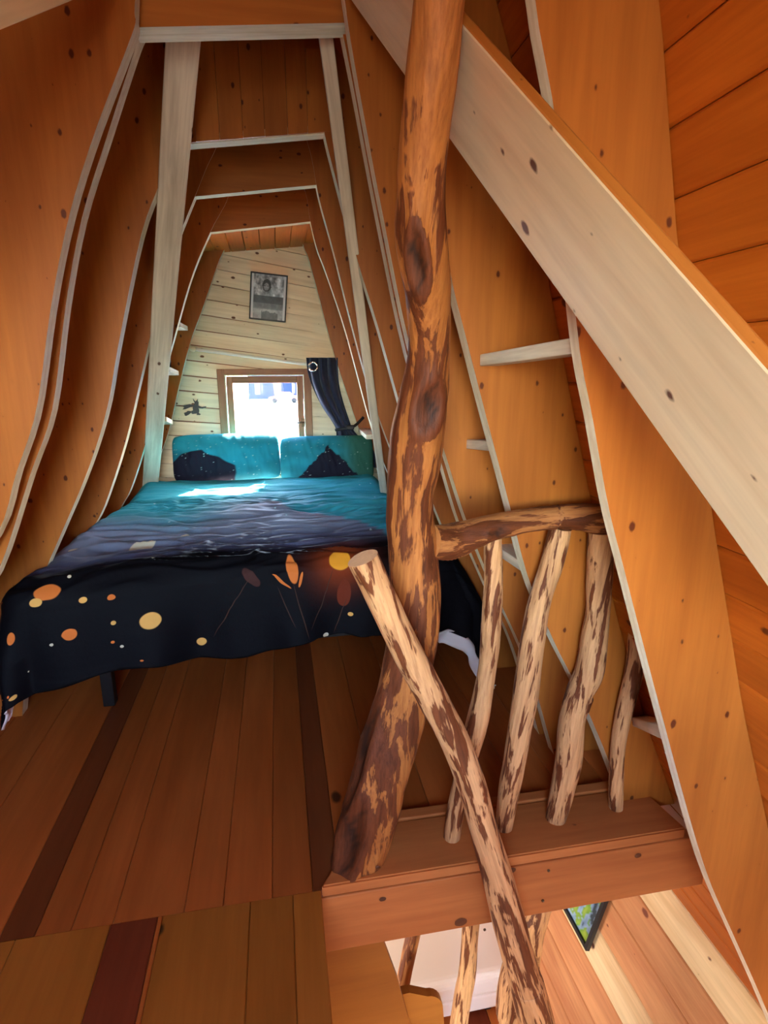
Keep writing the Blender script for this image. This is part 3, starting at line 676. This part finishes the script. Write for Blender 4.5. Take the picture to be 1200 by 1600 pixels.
def duvet_col(a,b):
    # night below, dusk hills, teal sky towards the pillows
    n=noise.noise(Vector((a*2.2,b*2.2,.5)))*.12+noise.noise(Vector((a*7,b*7,2)))*.04
    c=mixc(TEAL,TEALD,max(0,min(1,.5+n*3)))
    # dusk hill: wide at the foot, narrowing towards the head, left edge fades
    hillr=-.05+.42*smooth(3.55,2.45,b)*1.35
    inhill=smooth(hillr+.03,hillr-.03,a+n*.6)*smooth(3.7,3.35,b-.3*(a+.3)+n)
    left=smooth(3.05,2.7,b+.25*a+n)
    m=max(inhill*smooth(-.75,-.2,a+ (3.0-b)*.6),left*smooth(.5,.2,a))
    c=mixc(c,mixc(LAV,VIO,smooth(2.95,2.5,b+n)),m)
    c=mixc(c,NIGHT,smooth(2.56,2.44,b+n*.5))
    if b<2.6:
        # glow round the lantern
        ca,cb=on_foot(.234,.655); d=math.hypot(a-ca,(b-cb)); 
        c=mixc(c,lin(150,60,20),.75*math.exp(-(d/.11)**2))
    return c
def cloth(name,na,nb,a0,a1,b0,b1,posf,colf,mats,parent=None,thick=.012,under=1):
    v=[];cols=[];f=[];fm=[]
    for j in range(nb+1):
        for i in range(na+1):
            a=a0+(a1-a0)*i/na; b=b0+(b1-b0)*j/nb; v.append(posf(a,b)); cols.append(colf(a,b))
    for j in range(nb):
        for i in range(na):
            k=j*(na+1)+i; f.append([k,k+1,k+na+2,k+na+1])
    me=mesh(name,v,f,True)
    at_=me.color_attributes.new('print','FLOAT_COLOR','POINT'); at_.data.foreach_set('color',[c for q in cols for c in q])
    uv=me.uv_layers.new(name='flat'); buf=[]
    for l in me.loops:
        k=l.vertex_index; buf+=[a0+(a1-a0)*(k%(na+1))/na,b0+(b1-b0)*(k//(na+1))/nb]
    uv.data.foreach_set('uv',buf)
    o=link(name,me,mats,parent)
    m=o.modifiers.new('thickness','SOLIDIFY'); m.thickness=thick; m.offset=-1; m.material_offset=under; m.material_offset_rim=under
    return o
cxF,cbF=on_foot(.03,.64); dots=[d+(0,) for d in dots]
STEM=lin(64,44,34)
for (da,db,rx,rb,rot,col) in ((0,0,.024,.062,.15,OR),(-.045,-.052,.006,.05,.85,OR),(.034,-.05,.006,.03,-.3,OR),(.03,-.20,.0025,.14,.2,STEM),(-.03,-.17,.002,.10,.35,STEM),(.12,-.16,.002,.15,-.35,STEM),(-.17,-.03,.022,.05,.7,lin(64,36,32)),(.215,-.13,.030,.065,-.1,lin(104,40,20)),(.195,-.25,.002,.10,-.3,STEM),(-.25,-.14,.002,.15,-.6,STEM)):
    dots.append(((cxF+da,cbF+db),rx,rb,col,rot))
def add_motifs(mat):
    t=mat.node_tree; bs=t.nodes['Principled BSDF']; cur=bs.inputs['Base Color'].links[0].from_socket
    uv=t.nodes.new('ShaderNodeUVMap'); uv.uv_map='flat'
    for (p,rx,rb,col,rot) in dots:
        mp=t.nodes.new('ShaderNodeMapping'); mp.vector_type='TEXTURE'; mp.inputs['Location'].default_value=(p[0],p[1],0); mp.inputs['Rotation'].default_value=(0,0,rot); mp.inputs['Scale'].default_value=(rx,rb,1)
        ln_=t.nodes.new('ShaderNodeVectorMath'); ln_.operation='LENGTH'; mr=t.nodes.new('ShaderNodeMapRange'); mr.inputs[1].default_value=.94; mr.inputs[2].default_value=1.04; mr.inputs[3].default_value=1; mr.inputs[4].default_value=0
        mx=t.nodes.new('ShaderNodeMix'); mx.data_type='RGBA'; mx.inputs[7].default_value=col
        t.links.new(uv.outputs[0],mp.inputs[0]); t.links.new(mp.outputs[0],ln_.inputs[0]); t.links.new(ln_.outputs['Value'],mr.inputs[0]); t.links.new(mr.outputs[0],mx.inputs[0]); t.links.new(cur,mx.inputs[6]); cur=mx.outputs[2]
    t.links.new(cur,bs.inputs['Base Color'])
add_motifs(M['duvet'])
AL,AR,BF=-1.27,1.24,1.965
def posf(a,b):
    # uneven hem
    if b<2.2: b=b+.018*math.sin(a*9+.5)*smooth(2.2,1.97,b)+.035*smooth(-.2,.3,a)*smooth(.9,.5,a)*smooth(2.2,1.97,b)
    return duvet_pos(a,b)
dv=cloth('duvet',300,320,AL,AR,BF,4.12,posf,duvet_col,[M['duvet'],M['white']])
tag(dv,'rumpled duvet printed with teal sky, dark night and orange lanterns','duvet')
# white lining turned out along the hem at the right foot corner
v=[];f=[]; NL=40
for i in range(NL+1):
    a=.60+(AR-.60)*i/NL; p=posf(a,BF); ww=min(1,i/6,.25+(NL-i)/10)
    for k in range(5):
        u=k/4; v.append(p+Vector((-.02*u*ww,-.010*math.sin(u*math.pi+i*.35)-.004,max(-p.z+.006,.012-.065*u*ww))))
for i in range(NL):
    for k in range(4): f.append([i*5+k,i*5+k+1,i*5+k+6,i*5+k+5])
o=link('lining',mesh('lining',v,f,True),M['white'],dv); o['label']='white lining turned out at the hem'; o.modifiers.new('thickness','SOLIDIFY').thickness=.006
# pillows
def pillow(name,cx,w,h,t,loc,tilt,rotz,colf,label):
    n=96;v=[];cols=[];f=[]
    for side in (1,-1):
        for j in range(n+1):
            for i in range(n+1):
                u,w_=-1+2*i/n,-1+2*j/n
                pr=(max(0,1-abs(u)**2.6)*max(0,1-abs(w_)**2.4))**.55
                pin=1-.10*abs(u)**7; pin2=1-.05*abs(w_)**7
                x=u*w/2*pin2; z=w_*h/2*pin
                wr=noise.noise(Vector((x*7+cx,z*5,side)))*.022+(.5-abs(noise.noise(Vector((x*16+cx+z*5,z*5,side)))))*.018+noise.noise(Vector((x*40+cx,z*14,side)))*.006
                v.append((x,-side*(t/2*pr+wr*pr),z)); cols.append(colf(u,w_))
    m=(n+1)**2
    for s in range(2):
        for j in range(n):
            for i in range(n):
                k=s*m+j*(n+1)+i; q=[k,k+1,k+n+2,k+n+1]; f.append(q if s==0 else q[::-1])
    me=mesh(name,v,f,True); at_=me.color_attributes.new('print','FLOAT_COLOR','POINT'); at_.data.foreach_set('color',[c for q in cols for c in q])
    bm=bmesh.new(); bm.from_mesh(me); bmesh.ops.remove_doubles(bm,verts=bm.verts,dist=.0005); bmesh.ops.recalc_face_normals(bm,faces=bm.faces); bm.to_mesh(me); bm.free()
    mw=Matrix.Translation(loc)@Matrix.Rotation(rotz,4,'Z')@Matrix.Rotation(tilt,4,'X')
    o=link(name,me,M['pillow'],None,mw); tag(o,label,'pillow'); return o
PT=lin(40,156,178); PD=lin(28,104,116); PK=lin(26,24,40)
def pc1(u,v):
    n=noise.noise(Vector((u*3,v*3,1)))*.2
    c=mixc(PT,PD,max(0,min(1,.5+n*2-.3*v)))
    hill=.25-abs(u+.45)*1.1+n*.6+.25*smooth(-.2,-.9,u)
    c=mixc(c,PK,smooth(-.02,.03,hill-v)*smooth(.17,.13,u+n*.3))
    c=mixc(c,lin(170,190,180),smooth(.58,.68,noise.noise(Vector((u*30,v*14,4)))))
    return c
def pc2(u,v):
    n=noise.noise(Vector((u*3,v*3,6)))*.2
    c=mixc(mixc(PT,PD,max(0,min(1,.55+n*2))),lin(52,104,88),smooth(.0,.7,u))
    hill=.45-abs(u-.02)*2.0+n*.4
    hill+=.10*noise.noise(Vector((u*14,v*3,2)))
    c=mixc(c,PK,smooth(-.02,.04,hill-v))
    c=mixc(c,lin(170,190,180),smooth(.58,.68,noise.noise(Vector((u*30,v*14,9)))))
    return c
pillow('pillow',1.3,.74,.34,.16,(-.365,4.22,.855),math.radians(-17),.05,pc1,'teal printed pillow left of the pair, touched by sunlight')
pillow('pillow',4.6,.68,.34,.16,(.345,4.21,.825),math.radians(-19),-.04,pc2,'teal printed pillow on the right with a dark peak')
# ------------------------------------------------------------------ curtain, rod, picture, silhouette
pa=at(306,546,4.36); pb=at(492,571,4.36); pb2=pb+(pb-pa)*.22
rd=thing('curtain_rod','thin pale curtain rod sloping above the window','curtain rod',tuple(pa))
link('rod',tube_mesh([pa,pb2],.012,10,'rod'),M['alu'],rd)
link('finial',tube_mesh([pa+(pa-pb).normalized()*x for x in (.0,.012,.03,.045)],[.012,.022,.018,.006],10,'finial'),M['spruce'],rd)
for t in (.03,.85):
    q=pa+(pb2-pa)*t; link('bracket',tube_mesh([q+Vector((0,0,0)),q+Vector((0,.05,.006))],.012,8,'bracket'),M['spruce'],rd)
def curtain():
    # centre line and half width down the cloth (photo places), folds in depth
    rows=[(478,527,559,4.345),(480,528,580,4.34),(487,531,605,4.33),(500,538,632,4.32),(516,545,655,4.31),(524,549,668,4.305),(526,556,678,4.30),(526,568,690,4.30),(530,582,704,4.30),(532,586,730,4.32)]
    nv=60; nu=48; v=[];f=[]
    L=[at(a,y+ (y<600)*(3 if k else 0),Y) for k,(a,b,y,Y) in enumerate(rows)]; Rr=[at(b,y,Y) for (a,b,y,Y) in rows]
    Lc=catmull(L,nv); Rc=catmull(Rr,nv)
    for j in range(nv+1):
        wd=(Rc[j]-Lc[j]).length
        for i in range(nu+1):
            u=i/nu; p=Lc[j].lerp(Rc[j],u)
            dep=.022*math.sin(u*2*math.pi*3.5+.4)*min(1,.35+wd/.16)+.006*noise.noise(Vector((u*9,j*.08,2)))
            v.append(p+Vector((.006*math.sin(u*22+j*.1),dep-.03,0)))
    for j in range(nv):
        for i in range(nu):
            k=j*(nu+1)+i; f.append([k,k+1,k+nu+2,k+nu+1])
    return mesh('drape',v,f,True)
ct=thing('curtain','navy blackout curtain gathered and tied back right of the window','curtain',tuple(at(550,700,4.3)))
o=link('drape',curtain(),M['navy'],ct); m=o.modifiers.new('thickness','SOLIDIFY'); m.thickness=.004
g=at(489,573,4.30); n=20
ring=[g+Vector((.030*math.cos(2*math.pi*k/n),-.012,.030*math.sin(2*math.pi*k/n))) for k in range(n+1)]
link('grommet',tube_mesh(ring,.0075,8,'grommet'),M['chrome'],ct)
tb=[at(524,672,4.26),at(535,670,4.24),at(548,668,4.25),at(556,664,4.28),at(568,652,4.30)]
link('tieback',tube_mesh(catmull(tb,16),.011,8,'tieback'),M['black'],ct)
q=at(547,668,4.235); link('tie_clip',box_mesh(q.x-.03,q.x+.03,q.y-.012,q.y+.012,q.z-.018,q.z+.018,.009,'tie_clip'),M['black'],ct)
def art_grid(w,h,nx,ny,colf):
    v=[];f=[];cols=[]
    for j in range(ny+1):
        for i in range(nx+1):
            u,t=i/nx,j/ny; v.append((-w/2+w*u,0,-h/2+h*t)); cols.append(colf(u,t))
    for j in range(ny):
        for i in range(nx):
            k=j*(nx+1)+i; f.append([k,k+1,k+nx+2,k+nx+1])
    me=mesh('print',v,f); at_=me.color_attributes.new('print','FLOAT_COLOR','POINT'); at_.data.foreach_set('color',[c for q in cols for c in q]); return me
def g8(v,warm=0): v=max(0,min(255,v)); return lin(v+warm,v,v-warm)
def art1(u,t):
    if u<.07 or u>.93: return g8(205)
    n=noise.noise(Vector((u*7,t*9,1)))+.6*noise.noise(Vector((u*19,t*21,3)))
    if t>.53:
        v=150+95*n+30*smooth(.5,.9,u)
        d=math.hypot((u-.44)/.13,(t-.76)/.145)
        if d<1+.12*n: v=14+12*n
        if math.hypot((u-.43)/.075,(t-.73)/.085)<1: v=125+40*n-60*(abs(t-.75)<.015)*(abs(u-.43)>.02)
        if abs(u-.44)<.2 and t<.62: v=150+60*n
        return g8(v,-4)
    if t>.36: return g8(46+22*n,-6)
    if t>.23: return g8(90+200*(.36-t)+25*n,-3)
    v=170-60*abs(u-.6)+35*n
    if u>.30 and u<.8 and t<.16+.06*n: v=62+30*n
    return g8(v)
tl,tr,br,bl=at(392,423,4.38),at(450,432,4.38),at(446,505,4.38),at(389,497,4.38)
cen=(tl+tr+br+bl)/4; wv=((tr-tl)+(br-bl))/2; hv=((tl-bl)+(tr-br))/2
PW,PH=wv.length,hv.length; roll=math.atan2(wv.z,wv.x)
mwP=Matrix.Translation(cen)@Matrix.Rotation(-roll*.75,4,'Y')
def picture(name,label,W_,H_,mw,colf,nx,ny,fm,fw=.009):
    t=thing(name,label,'picture',tuple(mw.translation))
    for a in ((-W_/2,-W_/2+fw,-H_/2,H_/2),(W_/2-fw,W_/2,-H_/2,H_/2),(-W_/2+fw,W_/2-fw,-H_/2,-H_/2+fw),(-W_/2+fw,W_/2-fw,H_/2-fw,H_/2)):
        link('frame',box_mesh(a[0],a[1],-.012,.010,a[2],a[3],.0015,'frame'),fm,t,mw)
    link('backing',box_mesh(-W_/2+fw,W_/2-fw,.002,.010,-H_/2+fw,H_/2-fw,0,'backing'),M['gray'],t,mw)
    link('print',art_grid(W_-2*fw,H_-2*fw,nx,ny,colf),M['art'],t,mw)
    return t
picture('framed_print','black framed grey print hanging on the pale wall above the window',PW,PH,mwP,art1,70,90,M['black'])
# witch on a broom, cut-out silhouette (centimetres around the seat)
S=.0052*.62
def sil(poly,name,par):
    c=at(304,637,4.40)
    return link(name,prism_mesh([(c.x+(x-500)*S*.165*1.9/1.0*.55,c.z-(y-1040)*S*.165*1.9*.55) for x,y in poly],4.392,4.405,name),M['black'],par)
ws=thing('witch_silhouette','black flat cut-out of a flying witch on the wall beside the window','wall decoration',tuple(at(304,637,4.40)))
sil([(490,925),(505,950),(512,960),(535,948),(548,930),(545,960),(560,972),(550,982),(558,1000),(545,1005),(560,1020),(590,1032),(650,1025),(640,1040),(600,1052),(560,1048),(548,1040),(555,1080),(545,1110),(570,1125),(560,1135),(520,1135),(525,1115),(470,1120),(455,1105),(460,1080),(480,1075),(478,1040),(490,1010),(500,990),(508,975),(495,950)],'body',ws)
sil([(500,1005),(440,995),(400,1002),(362,1010),(372,1035),(350,1060),(385,1058),(430,1040),(470,1025),(500,1020)],'cape',ws)
sil([(450,1085),(410,1080),(398,1092),(362,1105),(372,1120),(368,1130),(385,1145),(420,1128),(440,1112),(452,1098)],'broom_head',ws)
# ------------------------------------------------------------------ lower room
lf=link('floor_lower',box_mesh(-1.35,1.2,Y0,Y1,-2.30,-2.225,0,'floor_lower'),M['dark']); tag(lf,'dark plank floor of the room below',kind='structure')
for i in range(14):
    x=-1.30+i*.18; link('plank',plank_mesh(Y1-Y0,.178,.025,.003),M['floor_red'] if i%3==0 else M['floor'],lf,frame_mw((x+.09,Y0,-2.2),(0,1,0),(-1,0,0)))
lb=link('wall_lower_back',box_mesh(-1.75,1.6,Y1,Y1+.06,-2.3,0,0,'wall_lower_back'),M['lower']); tag(lb,'end wall of the room below',kind='structure')
# gable behind the photographer with its window opening
def gable():
    shp2=[(skin(z,1)+.05,z) for z in SKZ]+[(skin(z,-1)-.05,z) for z in SKZ[::-1]]
    holes=((-.72,.12,.92,1.92),(.33,1.17,-1.42,-.38))
    # two storeys, each as bars round its opening
    polys=[]
    for (x0,x1,z0,z1),(lo,hi) in zip(holes,((-.1,2.95),(-2.3,-.1))):
        base=[(x,z) for x,z in shp2]
        out=[p for p in shp2]
        sub=[]
        zz=[z for z in SKZ if lo<z<hi]; zz=[lo]+zz+[hi]
        right=[(skin(z,1)+.05,z) for z in zz]; left=[(skin(z,-1)-.05,z) for z in zz]
        polyc=right+left[::-1]
        for reg in (((0,1,z0),),((0,-1,-z1),),((0,-1,-z0),(0,1,z1),(1,0,x0)),((0,-1,-z0),(0,1,z1),(-1,0,-x1))):
            q=polyc
            for r in reg: q=clip(q,*r) if q else q
            if len(q)>=3: polys.append(q)
    v=[];f=[]
    for q in polys:
        n=len(q);o=len(v); v+=[(x,Y0-.06,z) for x,z in q]+[(x,Y0,z) for x,z in q]
        f+=[[o+i for i in range(n)],[o+2*n-1-i for i in range(n)]]+[[o+i,o+i+n,o+(i+1)%n+n,o+(i+1)%n] for i in range(n)]
    return fixn(mesh('wall_front',v,f))
gw=link('wall_front',gable(),M['clad']); tag(gw,'gable wall behind the camera with a window on each storey',kind='structure')
# sofa
sf=thing('sofa','low cream upholstered sofa in the room below the loft','sofa',(.8,2.6,-2.2))
link('base',box_mesh(.10,1.22,2.40,3.05,-2.14,-2.02,.02,'base',3),M['cream'],sf)
link('seat_cushion',box_mesh(.10,1.20,2.38,2.80,-2.02,-1.86,.045,'seat_cushion',4),M['cream'],sf)
link('back_cushion',box_mesh(.12,.66,2.70,2.92,-1.88,-1.50,.07,'back_cushion',4),M['cream'],sf)
link('back_cushion',box_mesh(.67,1.19,2.70,2.92,-1.88,-1.50,.07,'back_cushion',4),M['cream'],sf)
link('backrest',box_mesh(.10,1.20,2.90,3.06,-2.10,-1.45,.04,'backrest',3),M['cream'],sf)
for x in (.18,1.05):
    for y in (2.46,2.98): link('foot',box_mesh(x-.02,x+.02,y-.02,y+.02,-2.2,-2.12,.004,'foot'),M['black'],sf)
# log posts of the stair below
def dn(rows,zb): 
    p=pathpx(rows); d=Vector(p[-1][:3])-Vector(p[0][:3]); k=(zb-p[-1][2])/d.z
    e=Vector(p[-1][:3])+d*k; return p+[(e.x,e.y,e.z,p[-1][3])]
def upto(p,z):
    a,b=Vector(p[0][:3]),Vector(p[1][:3]); k=(z-a.z)/(a-b).z; e=a+(a-b)*k; return [(e.x,e.y,e.z,p[0][3])]+p
log('stair_log_post',upto(dn([(643,1470,1.75,11),(628,1545,1.75,11)],-2.2),-.236)[::-1],M['rail'],'thin reddish log post under the left end of the beam','log',seed=31,rings=50,seg=16)
log('stair_log_post',upto(dn([(735,1450,1.70,13),(730,1520,1.70,14),(717,1600,1.70,13)],-2.2),-.236)[::-1],M['stick'],'slender pale log post in front of the cream sofa','log',seed=32,rings=60,seg=18)
log('stair_log_post',upto(dn([(838,1440,1.60,17),(812,1520,1.58,27),(803,1580,1.57,30),(806,1620,1.57,30)],-2.2),-.236)[::-1],M['stick'],'stout pale forked log post behind the slanting handrail','log',seed=33,rings=60,seg=24,bias=.02)
# rounded board by the stair
c0=at(640,1552,1.55); c1=at(672,1556,1.55); c2=at(695,1610,1.55)
poly=[(c0.x-.05,c0.z)]+[(c0.x,c0.z+.002)]
cx,cz,rr=c1.x-.01,c1.z-.075,.075
poly+=[(cx+rr*.8*math.sin(t*math.pi/12),cz+rr*math.cos(t*math.pi/12)) for t in range(0,6)]+[(c2.x,c2.z),(c2.x+.05,c2.z-.35),(c2.x+.05,-2.2),(c0.x-.05,-2.2)]
o=link('rounded_stair_panel',prism_mesh(poly,1.55,1.58,'rounded_stair_panel'),M['floor_front']); tag(o,'honey coloured panel with a rounded top corner beside the stair','panel')
# picture on the sloping wall of the lower room
def art2(u,t):
    n=noise.noise(Vector((u*6,t*6,1)))+.5*noise.noise(Vector((u*15,t*15,3)))
    c=mixc(lin(50,80,120),lin(180,205,225),max(0,min(1,.5+n)))
    if n+.5*(u-.7)-.3*abs(t-.3)>.05: c=mixc(lin(90,140,40),lin(200,205,80),max(0,min(1,n)))
    if n<-.3: c=lin(40,60,70)
    return c
zb=-1.29; 
def lowx(z): return skin(z,1)
pA=Vector((lowx(-1.30)-.03,2.00,-1.30)); tz=Vector((lowx(-.9)-lowx(-1.3),0,.4)).normalized()
yv=Vector((0,1,0)); nrm=tz.cross(yv); 
Wp,Hp=.42,.55
# frame local: x = along wall away from camera reversed so that print faces the room
xax=-yv; zax=tz; yax=zax.cross(xax)
cc=pA+yv*Wp/2+tz*Hp/2
mwp=Matrix((xax,yax,zax)).transposed().to_4x4(); mwp.translation=cc
if (mwp.to_3x3()@Vector((0,-1,0))).x>0:
    xax=yv; yax=zax.cross(xax); mwp=Matrix((xax,yax,zax)).transposed().to_4x4(); mwp.translation=cc
picture('framed_picture','black framed blue and green picture on the plank wall of the room below',Wp,Hp,mwp,art2,40,50,M['black'],.02)
# ------------------------------------------------------------------ outdoors
def gmat(name,a,b,s):
    x=NT(name,.9,.1); n=x.n('ShaderNodeTexNoise',i_Scale=s,i_Detail=4.0); x.l(x.coords((1,1,1),False),n.inputs['Vector']); x.l(x.ramp(n.outputs[0],[(.35,a),(.65,b)]),x.b.inputs['Base Color']); return x.m
M['ground']=gmat('pale_gravel',lin(205,200,190),lin(235,232,225),.6)
gd=link('ground',box_mesh(-120,120,5.2,180,-2.9,-2.7,0,'ground'),M['ground']); tag(gd,'sunlit pale ground outside the window',kind='structure')
hb=thing('lodge_building','bluish two storey lodge with a balcony seen far outside the window','building',(2,92,-2.7))
M['lodge']=plain('lodge_wall',lin(20,34,78),.8); M['lodge2']=plain('lodge_trim',lin(8,16,52),.8); M['roof']=plain('lodge_roof',lin(90,60,60),.8); M['car']=plain('red_paint',lin(130,8,12),.3,.5); M['tyre']=plain('tyre',lin(14,14,14),.8)
link('wall',box_mesh(-4,10,92,100,-2.7,3.6,0,'wall'),M['lodge'],hb)
link('roof',fixn(mesh('roof',[(-5,90,3.6),(11,90,3.6),(11,101,3.6),(-5,101,3.6),(-5,95.5,6.5),(11,95.5,6.5)],[[0,1,5,4],[2,3,4,5],[0,4,3],[1,2,5],[0,3,2,1]])),M['roof'],hb)
link('balcony_floor',box_mesh(-4,10,90,92,.35,.6,0,'balcony_floor'),M['lodge2'],hb)
link('balcony_rail',box_mesh(-4,10,90,90.1,1.5,1.65,0,'balcony_rail'),M['lodge2'],hb)
pm=box_mesh(-.09,.09,-.09,.09,-2.7,1.65,0,'balcony_post')
for i in range(9): link('balcony_post',pm,M['lodge2'],hb,Matrix.Translation((-4+i*1.75,90.1,0)))
wm=box_mesh(-.6,.6,-.05,.05,-.8,.8,0,'window'); dk=plain('lodge_glass',lin(30,36,50),.2,.5)
for i in range(5):
    for zz in (-1.2,2.2): link('window',wm,dk,hb,Matrix.Translation((-2.6+i*2.8,91.97,zz)))
cr=thing('parked_car','red parked car far outside the window','car',(1.0,80,-2.7))
prof=[(-2.0,.3),(-1.98,.75),(-1.2,.9),(-.7,1.4),(.8,1.42),(1.4,.95),(2.0,.85),(2.05,.3)]
link('body',prism_mesh([(x+1.0,z-2.7) for x,z in prof],79.2,80.8,'body'),M['car'],cr)
link('side_window',prism_mesh([(x+1.0,z-2.7) for x,z in ((-1.05,.95),(-.6,1.32),(.75,1.34),(1.2,.95))],79.18,79.22,'side_window'),dk,cr)
for x in (-1.25,1.3): link('wheel',tube_mesh([(1.0+x,79.15,-2.36),(1.0+x,79.35,-2.36)],.34,16,'wheel'),M['tyre'],cr)
